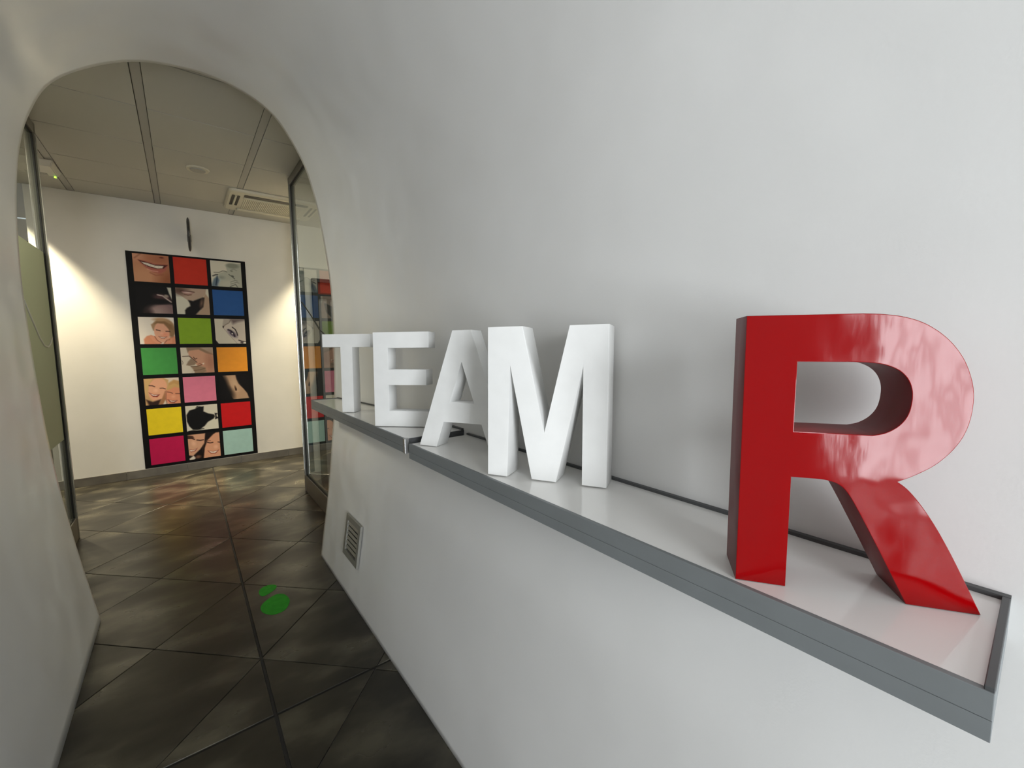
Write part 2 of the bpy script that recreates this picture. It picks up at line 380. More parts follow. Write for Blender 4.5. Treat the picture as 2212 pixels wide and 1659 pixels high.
for i in range(-14, 16):
    for j in range(-14, 18):
        u0, u1 = .5*i+g, .5*(i+1)-g; v0, v1 = .253+.5*j+g, .253+.5*(j+1)-g
        P = [((u-v)/R2, (u+v)/R2) for u, v in ((u0, v0), (u1, v0), (u1, v1), (u0, v1))]
        for sx in (-1, 1):
            for sy in (-1, 1):
                Q = clip(P, -sx, 0, -sx*JX-JW) if True else P
                Q = clip(Q, 0, -sy, -sy*JY-JW) if Q else Q
                for (a, b, c) in ((1, 0, RX), (-1, 0, RX), (0, 1, FAR_Y), (0, -1, -LOBBY_Y)):
                    Q = clip(Q, a, b, c) if Q else Q
                if len(Q) < 3 or parea(Q) < .0008: continue
                cx = sum(p[0] for p in Q)/len(Q); cy = sum(p[1] for p in Q)/len(Q)
                if -1.6 < cx < 1.7 and -1.3 < cy < 5.75: tile_piece(Q)
                else: far_bits.append(Q)
bm = bmesh.new()
for Q in far_bits: prism_bm(bm, Q, -.007, 0)
fs = from_bm('floor_tile_field', bm, M['tile'], floor); fs['kind'] = 'stuff'
tag(box('trim_1', JX-JW+.0005, JX+JW-.0005, LOBBY_Y, BACK_Y, -.008, -.003, M['joint']), 'dark expansion joint running along the corridor floor', kind='structure')
tag(box('trim_2', -RX, RX, JY-JW+.0005, JY+JW-.0005, -.0085, -.0032, M['joint']), 'dark expansion joint crossing the tunnel floor', kind='structure')

# skirting of the end wall
sk = empty('baseboard_back', (0, BACK_Y, 0)); tag(sk, 'grey tile skirting along the end wall', kind='structure')
x = -.985
while x < RX-.01:
    x1 = min(x+.475, RX); box('skirting_tile', x+.001, x1-.001, -.010, 0, .001, .082, M['skirting'], sk, bev=.0015); x = x1

# ------------------------------------------------------------------ shelf, two units let into the tunnel wall
def shelf_unit(name, y0, y1, top, xf, label, near_end):
    e = empty(name, (0, 0, 0)); tag(e, label, 'shelf', 'wall shelf units')
    n = 14; back = [(wall_x(top, y0+(y1-y0)*i/n)+.004, y0+(y1-y0)*i/n) for i in range(n+1)]
    pan = [(xf+.002, y0+.004)] + [(bx, max(min(by, y1-.002), y0+.004)) for bx, by in back] + [(xf+.002, y1-.002)]
    prism('panel', pan, top-.022, top, M['shelf_panel'], e)
    bm = bmesh.new(); bbox(bm, xf-.006, xf+.002, y0, y1, top-.027, top+.0008, .0008); bbox(bm, xf-.006, xf+.002, y0, y1, top-.049, top-.0273, .0005)
    from_bm('front_edge', bm, M['shelf_edge'], e)
    under = [(xf+.004, y0+.004)] + [(bx-.002, by) for bx, by in back] + [(xf+.004, y1)]
    prism('underside', under, top-.047, top-.0225, M['shelf_edge'], e)
    # back rim following the wall
    bm = bmesh.new()
    for (a, b) in zip(back, back[1:]):
        q = [(a[0]-.013, a[1]), (b[0]-.013, b[1]), (b[0]+.002, b[1]), (a[0]+.002, a[1])]; prism_bm(bm, q, top, top+.006)
    from_bm('back_rim', bm, M['shelf_rim'], e)
    return e, back
se, bk = shelf_unit('wall_shelf', .011, 1.306, .969, .583, 'long white shelf with grey edge carrying the red letter and two white letters', True)
box('end_rim', .579, bk[0][0]+.002, .0112, .0185, .9692, .9745, M['shelf_rim'], se, bev=.0008)
box('end_plate', .584, bk[0][0], .011, .0145, .9215, .969, M['shelf_edge'], se)
sf, bk2 = shelf_unit('wall_shelf', 1.342, 2.655, .980, .582, 'white shelf with grey edge carrying two white letters beside glass partition', False)
box('end_plate', .578, bk2[0][0]-.004, 1.3385, 1.343, .932, .9795, M['shelf_rim'], sf)
cc = box('corner_cap', .575, .592, 1.334, 1.350, .929, .9812, M['alu'], sf, bev=.002)
for z in (.945, .968):
    bm = bmesh.new(); cyl_bm(bm, .0035, .0035, 0, .002, 12); from_bm('screw', bm, M['shelf_rim'], cc, loc=(.596, 1.3385, z), rot=(math.pi/2, 0, 0))
box('end_rim', .577, bk2[-1][0]-.002, 2.652, 2.658, .931, .984, M['shelf_rim'], sf, bev=.0008)

# ------------------------------------------------------------------ letters
def letter_mesh(name, loops, depth, bevel=.0012):
    cu = bpy.data.curves.new(name, 'CURVE'); cu.dimensions = '2D'; cu.fill_mode = 'BOTH'
    for lp in loops:
        s = cu.splines.new('POLY'); s.points.add(len(lp)-1); s.use_cyclic_u = True
        for p, (x, y) in zip(s.points, lp): p.co = (x, y, 0, 1)
    cu.extrude = depth/2-bevel; cu.bevel_depth = bevel; cu.bevel_resolution = 1; cu.offset = -bevel
    ob = bpy.data.objects.new(name, cu); COL.objects.link(ob)
    dg = bpy.context.evaluated_depsgraph_get(); dg.update()
    me = bpy.data.meshes.new_from_object(ob.evaluated_get(dg)); bpy.data.objects.remove(ob); bpy.data.curves.remove(cu)
    # curve x,y,z -> letter u, depth, height
    for v in me.vertices: x, y, z = v.co; v.co = (x, depth/2-z, y)
    me.name = name; me.materials.clear()
    return me
def split_letter(name, me, m, loc, rot, label, cat='letter', group=None):
    """front sheet and the returns are separate pieces of sheet"""
    root = empty(name, loc, rot); tag(root, label, cat, group)
    for part in ('front_face', 'return_band'):
        bm = bmesh.new(); bm.from_mesh(me); bm.normal_update()
        kill = [f for f in bm.faces if (f.normal.y < -.9) != (part == 'front_face')]
        bmesh.ops.delete(bm, geom=kill, context='FACES')
        pm_ = bpy.data.meshes.new(part); bm.to_mesh(pm_); bm.free(); link(part, pm_, m if part == 'front_face' else M['maroon'], root)
    return root
def stand(P, ang, z, lean=0.0): return (P[0], P[1], z), (math.radians(-lean), 0, math.radians(ang))
D = .074
def set_letter(name, loops, P, ang, z, label, lean=0.0, depth=D):
    me = letter_mesh(name, loops, depth); o = link(name, me, M['letter'])
    # lean back about the rear bottom edge
    dx, dy = math.cos(math.radians(ang)), math.sin(math.radians(ang)); nx, ny = -dy, dx
    for v in me.vertices: v.co.y -= depth
    o.location = (P[0]+nx*depth, P[1]+ny*depth, z+.0006); o.rotation_euler = (math.radians(-lean), 0, math.radians(ang))
    return tag(o, label, 'letter', 'white letters on the shelf')
T_ = [[(.006, 0), (.064, 0), (.064, .309), (.152, .309), (.152, .370), (-.082, .370), (-.082, .309), (.006, .309)]]
T_ = [[(x-.004, y) for x, y in T_[0]]]
E_ = [[(0, 0), (.228, 0), (.228, .061), (.061, .061), (.061, .162), (.214, .162), (.214, .222), (.061, .222), (.061, .306), (.226, .306), (.226, .367), (0, .367)]]
A_ = [[(0, 0), (.066, 0), (.094, .083), (.230, .083), (.258, 0), (.324, 0), (.197, .373), (.130, .373)], [(.119, .147), (.162, .274), (.205, .147)]]
M_ = [[(0, 0), (.053, 0), (.060, .275), (.117, 0), (.178, 0), (.240, .275), (.240, 0), (.297, 0), (.297, .370), (.207, .370), (.1485, .117), (.092, .370), (0, .370)]]
set_letter('letter_t', T_, (.581, 2.066), -43, .980, 'white block letter T at the shelf end by the glass partition', 1.5)
set_letter('letter_e', E_, (.579, 1.623), -46.5, .980, 'white block letter E between the letters T and A', 1.5)
set_letter('letter_a', A_, (.597, 1.265), -61.5, .969, 'white block letter A partly behind the letter M', 1.0, .066)
set_letter('letter_m', M_, (.589, .859), -60, .969, 'white block letter M nearest to the big red letter', 1.8)
R_top = [(.127, .3635), (.148, .362), (.169, .358), (.190, .349), (.2105, .332), (.226, .310), (.235, .287), (.239, .266), (.2385, .241), (.2335, .218), (.2235, .198), (.209, .180), (.191, .166), (.174, .156)]
R_leg = [(.174, .156), (.184, .148), (.197, .132), (.213, .107), (.230, .075), (.248, .037), (.265, 0)]
R_in = [(.192, 0), (.163, .060), (.135, .116), (.123, .137), (.113, .147), (.101, .151), (.090, .152)]
R_out = [(0, 0), (0, .364)] + catmull(R_top, 5) + catmull(R_leg, 4)[1:] + catmull(R_in, 4) + [(.0605, .152), (.0605, 0)]
R_cnt = [(.0605, .304)] + catmull([(.120, .304), (.146, .302), (.163, .296), (.174, .286), (.180, .272), (.181, .256), (.178, .239), (.170, .226), (.158, .217), (.145, .213)], 5) + [(.0605, .213)]
rl, rr = stand((.589, .2515), -56.2, .9697)
split_letter('letter_r', letter_mesh('letter_r', [list(reversed(R_out)), R_cnt], D, .0009), M['red'], rl, rr,
             'large glossy red metal letter R standing on the white shelf')

# ------------------------------------------------------------------ low wall vent
vz0, vz1, vy0, vy1 = .188, .397, 2.06, 2.285
xa, xb = wall_x(vz0, 2.17), wall_x(vz1, 2.17); tilt = math.atan2(xb-xa, vz1-vz0)
ve = empty('wall_vent', ((xa+xb)/2-.007, (vy0+vy1)/2, (vz0+vz1)/2), (0, tilt, 0)); tag(ve, 'square metal ventilation grille low on the tunnel wall', 'vent')
hw, hh = (vy1-vy0)/2, (vz1-vz0)/2/math.cos(tilt)
bm = bmesh.new()
for q in ((-hw, hw, hh-.028, hh), (-hw, hw, -hh, -hh+.028), (-hw, -hw+.03, -hh+.028, hh-.028), (hw-.03, hw, -hh+.028, hh-.028)): bbox(bm, -.008, .004, q[0], q[1], q[2], q[3], .001)
from_bm('frame', bm, M['steel'], ve)
box('backing', .0015, .004, -hw+.02, hw-.02, -hh+.02, hh-.02, M['black'], ve)
for k in range(6):
    z = -hh+.049+k*.0245
    bm = bmesh.new(); bbox(bm, -.001, .001, -hw+.03, hw-.03, -.0068, .0068); from_bm('louvre', bm, M['steel'], ve, loc=(-.003, 0, z), rot=(0, math.radians(20), 0))

# ------------------------------------------------------------------ glass partitions flanking the corridor
def partition(name, x, ypost, label, right):
    s = 1 if right else -1
    e = empty(name, (x, 0, 0)); tag(e, label, 'glass partition', 'glass partitions flanking the corridor')
    y0 = 2.76; zt = CEIL-.002
    bm = bmesh.new(); bbox(bm, -.024, .024, ypost-.032, ypost, 0.001, zt, .003); from_bm('post', bm, M['alu_dark'], e)
    box('top_rail', -.022, .022, y0, ypost-.033, zt-.062, zt, M['alu_dark'], e, bev=.002)
    box('bottom_rail', -.022, .022, y0, ypost-.033, .001, .148, M['alu_dark'], e, bev=.002)
    g = box('glass_pane', -.005, .005, y0+.01, ypost-.033, .148, zt-.062, M['glass'], e)
    box('glazing_bead', -s*.024-.004, -s*.024+.004, ypost-.030, ypost-.020, .15, zt-.062, M['chrome'], e)
    bm = bmesh.new()
    bbox(bm, -s*.010-.004, -s*.010+.004, ypost-.042, ypost-.033, .148, zt-.062)
    bbox(bm, -s*.010-.004, -s*.010+.004, y0, ypost-.042, .148, .154); bbox(bm, -s*.010-.004, -s*.010+.004, y0, ypost-.042, zt-.071, zt-.062)
    from_bm('gasket', bm, M['gasket'], e)
    return e, g
pl, gl_ = partition('glass_partition', -.662, 4.035, 'glass partition with frosted green band and grey frame', False)
box('frosted_film', .0055, .0065, 2.78, 3.995, .695, 1.905, M['frost'], gl_)
pr, gr_ = partition('glass_partition', .815, 4.060, 'clear glass partition with grey frame behind the shelf end', True)
# smile curve decals on the panes
tube('curve_decal', [(.008, 3.42+.0, 1.56), (.008, 3.55, 1.45), (.008, 3.66, 1.36), (.008, 3.75, 1.315), (.008, 3.83, 1.305), (.008, 3.90, 1.325), (.008, 3.96, 1.365)], .005, M['decal_white'], gl_)
tube('curve_decal', [(-.007, 3.88, 1.66), (-.007, 3.75, 1.61), (-.007, 3.55, 1.52), (-.007, 3.35, 1.42), (-.007, 3.15, 1.36), (-.007, 3.0, 1.34)], .004, M['decal_dark'], gr_)

# office wall seen through the right-hand pane
OW = 4.10
ow = tag(box('wall_office', .845, RX, OW, OW+.08, 0, CEIL, M['wall']), 'office wall behind the clear glass partition', kind='structure')
box('pilaster', .882, .935, OW-.03, OW, .15, 1.975, M['wall'], ow)
box('dark_panel', .846, .882, OW-.012, OW, .15, 1.95, M['door_blue'], ow)
d1 = empty('door_1', (0, OW-.001, 0)); tag(d1, 'grey office door with red transom panel', kind='structure')
for (a, b, c, d) in ((.940, .985, 0.002, 1.89), (1.245, 1.29, 0.002, 1.89), (.985, 1.245, 1.86, 1.89), (.985, 1.245, 1.715, 1.755)): box('door_frame', a, b, -.05, 0, c, d, M['door_dark'], d1)
box('transom_panel', .985, 1.245, -.03, -.005, 1.755, 1.86, M['door_red'], d1)
dl = box('door_leaf', .985, 1.245, -.035, -.005, .004, 1.715, M['pane_pale'], d1)
box('door_stile', 1.06, 1.085, -.045, -.035, .004, 1.715, M['door_dark'], dl)

# ------------------------------------------------------------------ poster
PX0, PX1, PZ0, PZ1 = -.368, .604, .086, 2.219
pe = empty('wall_poster', ((PX0+PX1)/2, BACK_Y, PZ0)); tag(pe, 'tall black poster with a grid of photographs and coloured squares', 'poster')
pcx = (PX0+PX1)/2
box('backing_board', PX0-pcx, PX1-pcx, -.008, -.0005, 0, PZ1-PZ0, M['poster_black'], pe, bev=.001)
CW, CH = .272, .2655; COLX = [-.320, -.015, .290]; ROWZ = [2.2005-.3033*i for i in range(7)]
solid = {(0, 1): (190, 48, 30), (1, 2): (38, 84, 150), (2, 1): (134, 172, 40), (3, 0): (72, 156, 78), (3, 2): (232, 152, 48), (4, 1): (226, 128, 158),
         (5, 0): (238, 212, 36), (5, 2): (204, 24, 28), (6, 0): (190, 22, 80), (6, 2): (168, 206, 202)}
N = 88
vv, uu = np.mgrid[0:N+1, 0:N+1]/float(N)
class Pic:
    def __init__(s, c): s.a = np.ones((N+1, N+1, 3))*np.array(c, float)
    def put(s, m, c): s.a = s.a*(1-m[..., None]) + np.array(c, float)*m[..., None]; return s
    def ell(s, cx, cy, rx, ry, c, rot=0, soft=.08, al=1):
        r = math.radians(rot); x = uu-cx; y = vv-cy
        d = np.sqrt(((x*math.cos(r)+y*math.sin(r))/rx)**2+((-x*math.sin(r)+y*math.cos(r))/ry)**2)
        return s.put(al*np.clip((1+soft-d)/(2*soft), 0, 1), c)
    def poly(s, pts, c, soft=.012, al=1):
        ins = np.zeros(uu.shape, bool); dist = np.full(uu.shape, 9.0); k = len(pts)
        for i in range(k):
            (x0, y0), (x1, y1) = pts[i], pts[(i+1) % k]
            cr = ((y0 > vv) != (y1 > vv)); xx = x0+(vv-y0)*(x1-x0)/((y1-y0) or 1e-9); ins ^= cr & (uu < xx)
            dist = np.minimum(dist, s.seg(x0, y0, x1, y1))
        sd = np.where(ins, dist, -dist); return s.put(al*np.clip(sd/(2*soft)+.5, 0, 1), c)
    @staticmethod
    def seg(x0, y0, x1, y1):
        dx, dy = x1-x0, y1-y0; t = np.clip(((uu-x0)*dx+(vv-y0)*dy)/(dx*dx+dy*dy+1e-9), 0, 1)
        return np.hypot(uu-x0-t*dx, vv-y0-t*dy)
    def line(s, pts, w, c, soft=.012, al=1):
        d = np.full(uu.shape, 9.0)
        for a, b in zip(pts, pts[1:]): d = np.minimum(d, s.seg(*a, *b))
        return s.put(al*np.clip((w-d)/(2*soft)+.5, 0, 1), c)
def smile_close():
    p = Pic((188, 128, 96)); p.ell(.3, .8, .5, .4, (200, 146, 112), soft=.6).ell(1.0, 1.0, .35, .5, (150, 92, 62), soft=.6).ell(.1, .1, .2, .15, (206, 150, 122), soft=.7).ell(.75, .15, .3, .18, (170, 108, 80), soft=.7)
    p.ell(.80, .08, .06, .022, (95, 45, 38), soft=.5).line([(.06, .16), (.16, .06), (.22, .0)], .015, (150, 98, 78), .03)
    p.poly([(.14, .22), (.35, .24), (.6, .32), (.97, .33), (.90, .52), (.74, .68), (.52, .64), (.32, .46)], (172, 98, 84), .03)
    p.poly([(.15, .22), (.3, .26), (.6, .355), (.96, .335), (.83, .48), (.62, .505), (.42, .45), (.25, .345)], (78, 34, 30), .015)
    p.poly([(.22, .285), (.4, .315), (.6, .385), (.84, .375), (.80, .465), (.66, .485), (.46, .43), (.3, .36)], (226, 218, 204), .012)
    for x in (.36, .47, .58, .69): p.line([(x, .30+(x-.3)*.2), (x+.005, .44+(x-.4)*.15)], .003, (190, 178, 165), .008)
    return p.line([(.38, .53), (.5, .585), (.66, .60)], .012, (224, 168, 150), .02).line([(.45, .66), (.6, .74), (.8, .70)], .01, (150, 84, 66), .03)
def dark_shoulder():
    p = Pic((9, 6, 6)); p.ell(.82, 1.12, .55, .50, (128, 104, 104), soft=.12).ell(.55, .95, .25, .2, (165, 142, 138), soft=.7).ell(.28, 1.05, .14, .2, (40, 28, 28), soft=.7)
    p.ell(.74, .42, .26, .13, (72, 48, 50), rot=12, soft=.4).ell(.62, .56, .35, .1, (12, 8, 8), soft=.4).line([(.6, .31), (.74, .34), (.84, .44), (.97, .56)], .02, (206, 188, 182), .02)
    p.ell(.84, .35, .07, .06, (150, 136, 128), soft=.4).poly([(.72, .0), (.87, .03), (1, .03), (1, .48), (.93, .3), (.88, .1)], (12, 8, 8), .02)
    return p.poly([(.88, .02), (1.01, .02), (1.01, .5), (.93, .26)], (196, 194, 180), .02)
def chin():
    p = Pic((206, 204, 190)); p.poly([(-.05, -.05), (.94, -.05), (.90, .2), (.82, .3), (.56, .46), (.42, .485), (.3, .43), (.15, .3), (-.05, .17)], (176, 154, 138), .015)
    p.poly([(.9, .18), (1.05, .42), (1.05, 1.05), (.5, 1.05), (.7, .85), (.8, .6), (.8, .36)], (172, 148, 128), .02)
    p.ell(.12, .10, .22, .16, (70, 48, 42), soft=.7, al=.8).poly([(.35, .455), (.5, .485), (.8, .33), (.86, .34), (.8, .7), (.62, .92), (.52, 1.05), (.24, 1.05), (.24, .85), (.30, .76), (.41, .68), (.40, .58)], (14, 9, 8), .025)
    p.ell(.76, .55, .05, .16, (110, 86, 74), rot=12, soft=.8).poly([(.16, .12), (.3, .09), (.37, .10), (.57, .14), (.47, .24), (.33, .26), (.23, .21)], (158, 122, 116), .015)
    return p.line([(.15, .12), (.32, .12), (.56, .14)], .012, (60, 32, 30)).line([(.26, .24), (.36, .27), (.46, .25)], .012, (95, 66, 58), .02).ell(.36, .17, .12, .03, (205, 178, 170), soft=.6)
def pale_face():
    p = Pic((212, 208, 194)); G = (160, 163, 152)
    p.poly([(.52, .1), (.6, .06), (.85, .05), (1.05, .0), (1.05, 1.05), (.2, 1.05), (.3, .75), (.23, .5), (.4, .42), (.53, .36), (.5, .22)], (176, 178, 166), .02)
    p.ell(.72, .15, .21, .10, (138, 143, 130), soft=.3).poly([(.0, .95), (.08, .72), (.2, .58), (.28, .75), (.2, 1.05), (.0, 1.05)], (104, 122, 136), .03)
    p.line([(.14, .95), (.2, .62)], .018, (38, 52, 74), .02).line([(.22, .98), (.3, .65)], .014, (168, 182, 186), .02).line([(.06, .60), (.15, .55), (.21, .54)], .02, (54, 58, 58), .02).line([(.1, .46), (.26, .45), (.38, .38), (.46, .38), (.52, .41)], .009, (70, 72, 66), .014)
    p.line([(.58, .5), (.68, .58), (.76, .66)], .011, (70, 72, 66), .014).ell(.70, .56, .05, .03, (92, 96, 90), rot=30, soft=.4).line([(.64, .33), (.75, .27), (.84, .32)], .008, (128, 130, 120), .02).ell(.68, .36, .04, .025, (130, 132, 120), soft=.5)
    p.ell(.55, .9, .3, .16, (188, 188, 176), rot=-12, soft=.4).line([(.62, .8), (.78, .72), (.86, .74)], .009, (112, 114, 106), .015).line([(.62, .88), (.82, .79), (.9, .82)], .009, (112, 114, 106), .015)
    return p.line([(.6, .98), (.78, .88), (.84, .98)], .012, (90, 92, 88), .02).ell(.33, .64, .1, .06, (146, 150, 142), soft=.7)
def girl():
    p = Pic((238, 230, 220)); HR = (170, 136, 100); SK = (232, 174, 146)
    p.poly([(.12, 1.05), (.11, .82), (.2, .70), (.32, .66), (.45, .72), (.6, 1.05)], (222, 150, 116), .02).poly([(.6, 1.05), (.8, .78), (.95, .68), (1.05, .75), (1.05, 1.05)], (222, 150, 116), .02)
    p.ell(.69, .34, .31, .29, HR, soft=.08).ell(.90, .5, .12, .24, (150, 118, 84), soft=.2).poly([(.34, .27), (.44, .2), (.44, .5), (.39, .5)], (176, 142, 108), .02)
    p.ell(.63, .56, .215, .38, SK, rot=-4, soft=.07).poly([(.42, .26), (.5, .16), (.72, .13), (.92, .28), (.95, .45), (.84, .44), (.7, .24), (.52, .22)], (140, 106, 72), .025).ell(.62, .08, .2, .06, (186, 150, 112), soft=.5)
    p.line([(.48, .47), (.54, .485), (.58, .5)], .016, (66, 42, 36)).line([(.75, .52), (.81, .52), (.86, .53)], .014, (66, 42, 36)).ell(.63, .6, .05, .04, (244, 190, 164), soft=.6).ell(.72, .64, .1, .07, (238, 150, 124), soft=.8, al=.6)
    p.poly([(.52, .71), (.66, .74), (.77, .72), (.68, .80), (.6, .79)], (120, 46, 40), .012).poly([(.55, .725), (.66, .75), (.74, .735), (.67, .785), (.6, .775)], (240, 228, 216), .008)
    return p.poly([(.28, .72), (.42, .70), (.48, .84), (.62, .96), (.5, 1.0), (.36, .88)], (230, 160, 128), .015).poly([(.68, .98), (.76, .85), (.9, .8), (.9, .95), (.72, 1.03)], (230, 160, 128), .015).line([(.42, .72), (.48, .86), (.6, .96)], .008, (140, 78, 58), .014).line([(.68, .96), (.76, .85), (.84, .84)], .008, (140, 78, 58), .014)
def eye():
    p = Pic((208, 202, 188)); p.poly([(.30, .0), (1.05, .0), (1.05, 1.05), (.72, 1.05), (.26, .36)], (204, 194, 184), .015).poly([(.5, .0), (1.05, .0), (1.05, .02), (.75, .12), (.6, .2)], (112, 98, 98), .06)
    p.poly([(.3, .02), (.52, .02), (.46, .16), (.33, .25), (.26, .32), (.26, .2)], (176, 166, 156), .02).line([(.27, .34), (.34, .24), (.47, .16), (.52, .05)], .009, (104, 90, 84), .015).ell(.27, .32, .022, .05, (50, 40, 38), soft=.3)
    p.ell(.56, .59, .18, .085, (110, 96, 116), rot=46, soft=.5).line([(.43, .44), (.5, .47), (.58, .56), (.63, .7)], .026, (34, 26, 34), .02).ell(.55, .59, .07, .045, (52, 44, 60), rot=46, soft=.3).ell(.555, .595, .032, .024, (222, 216, 206), rot=46, soft=.4)
    p.line([(.57, .33), (.66, .42), (.71, .55), (.73, .66)], .017, (36, 26, 28), .012).line([(.27, .37), (.45, .65), (.7, 1.0)], .005, (150, 140, 132), .01)
    return p.line([(.76, .86), (.86, .90), (1.0, .93)], .018, (44, 36, 38), .015).ell(.87, .95, .06, .045, (80, 70, 74), soft=.3).ell(.96, .97, .05, .04, (226, 222, 214), soft=.3).poly([(-.02, .82), (.10, 1.02), (-.02, 1.02)], (26, 20, 22), .012)
def profile():
    p = Pic((222, 212, 196)); p.poly([(.2, .0), (1.05, .0), (1.05, 1.05), (.6, 1.05), (.55, .85), (.46, .68), (.4, .62), (.36, .50), (.24, .3)], (208, 158, 132), .015)
    p.poly([(.18, .0), (.6, .0), (.9, .12), (1.05, .22), (1.05, .32), (.8, .24), (.55, .08), (.26, .12), (.21, .2)], (146, 122, 100), .02).poly([(.6, .0), (1.05, .0), (1.05, .3), (.86, .18)], (176, 158, 138), .02)
    p.ell(.9, .6, .15, .35, (170, 118, 96), soft=.7, al=.7).line([(.05, .34), (.25, .33), (.38, .48), (.47, .58)], .013, (70, 50, 40), .014).poly([(.14, .68), (.2, .55), (.3, .42), (.45, .57), (.4, .68), (.24, .71)], (150, 128, 108), .02)
    p.poly([(.28, .75), (.5, .72), (.7, .78), (.75, .95), (.55, 1.05), (.32, 1.05), (.36, .9)], (156, 130, 106), .025).line([(.28, .74), (.45, .74), (.62, .68)], .012, (92, 66, 50), .014).line([(.36, .9), (.55, .88), (.72, .82)], .01, (110, 84, 66), .015)
    return p.line([(.38, .38), (.42, .46), (.48, .42)], .012, (70, 46, 38), .012).line([(.50, .66), (.56, .62), (.62, .68)], .009, (150, 86, 70), .012).poly([(.62, .64), (.70, .60), (.68, .68)], (236, 222, 206), .01).line([(.02, .5), (.05, .58), (.03, .64)], .008, (120, 104, 90), .01).ell(.33, .97, .05, .06, (214, 204, 188), soft=.3)
def two_women():
    p = Pic((226, 212, 196)); p.poly([(-.05, -.05), (.5, -.05), (.7, .08), (.62, .5), (.5, .95), (.35, 1.05), (-.05, 1.05)], (206, 166, 116), .02)
    p.ell(.37, .42, .27, .44, (232, 172, 140), rot=12, soft=.07).poly([(-.02, .5), (.04, .02), (.25, -.02), (.12, .25), (.08, .7)], (216, 178, 122), .02).poly([(.02, .78), (.2, .88), (.44, .8), (.35, 1.05), (.1, 1.05)], (54, 34, 30), .03).poly([(.35, 1.05), (.5, .7), (.57, .5), (.58, .8), (.46, 1.05)], (170, 120, 84), .02)
    p.poly([(.68, .2), (.85, .08), (1.05, .15), (1.05, .5), (.62, .5)], (196, 154, 100), .03).ell(.84, .72, .27, .4, (222, 150, 118), soft=.07).poly([(.62, .48), (.68, .3), (.85, .22), (1.05, .32), (1.05, .42), (.85, .36), (.74, .44)], (206, 166, 110), .02)
    p.line([(.14, .26), (.22, .27), (.29, .31)], .015, (70, 44, 36)).line([(.44, .38), (.52, .38), (.59, .42)], .013, (70, 44, 36)).ell(.31, .46, .06, .06, (244, 190, 160), soft=.6)
    p.poly([(.11, .52), (.26, .61), (.42, .61), (.34, .71), (.22, .69)], (126, 40, 36), .012).poly([(.14, .55), (.26, .625), (.39, .625), (.30, .66), (.21, .64)], (244, 232, 220), .008)
    p.line([(.64, .54), (.72, .56), (.78, .6)], .013, (110, 66, 54)).line([(.88, .62), (1.0, .63)], .013, (110, 66, 54)).ell(.80, .73, .06, .06, (232, 166, 136), soft=.6).poly([(.62, .82), (.76, .88), (.92, .88), (.82, .97), (.7, .95)], (120, 44, 38), .012).poly([(.66, .85), (.77, .895), (.89, .895), (.8, .93), (.72, .92)], (238, 222, 208), .008)
    return p.line([(.6, .5), (.58, .8), (.6, 1.0)], .012, (150, 96, 76), .02)
def belly():
    p = Pic((8, 5, 4)); p.poly([(.12, .0), (.56, .0), (.58, .18), (.64, .36), (.8, .58), (.92, .78), (.98, 1.0), (.45, 1.03), (.3, .75), (.2, .4)], (186, 152, 124), .02)
    p.ell(.14, .35, .15, .5, (10, 6, 5), rot=-14, soft=.55).ell(.22, .8, .22, .3, (10, 6, 5), rot=-14, soft=.55).ell(.52, .38, .1, .25, (208, 178, 148), rot=-14, soft=.9, al=.7)
    return p.ell(.535, .56, .03, .1, (84, 56, 40), rot=-10, soft=.6).ell(.545, .60, .022, .05, (34, 18, 12), soft=.5).ell(.58, .68, .06, .02, (206, 172, 142), soft=.8)
def hair():
    p = Pic((216, 212, 198)); K = (10, 8, 8)
    p.poly([(.02, .35), (.12, .18), (.3, .13), (.36, .03), (.5, .06), (.57, .06), (.55, .26), (.7, .36), (.88, .42), (.9, .5), (.86, .58), (.66, .7), (.56, .84), (.4, .96), (.18, .95), (.08, .8), (.02, .6)], K, .02)
    p.poly([(.9, .36), (1.02, .38), (.95, .48), (1.02, .58), (.9, .62), (.92, .5)], (22, 18, 18), .015).line([(.9, .5), (.94, .49)], .02, (90, 84, 80), .02).line([(.05, 1.0), (.3, .97), (.52, .95)], .014, K, .015)
    return p.line([(.3, .12), (.42, .05)], .006, (150, 146, 138), .01).line([(.96, .44), (1.0, .40)], .008, (200, 196, 186), .01)
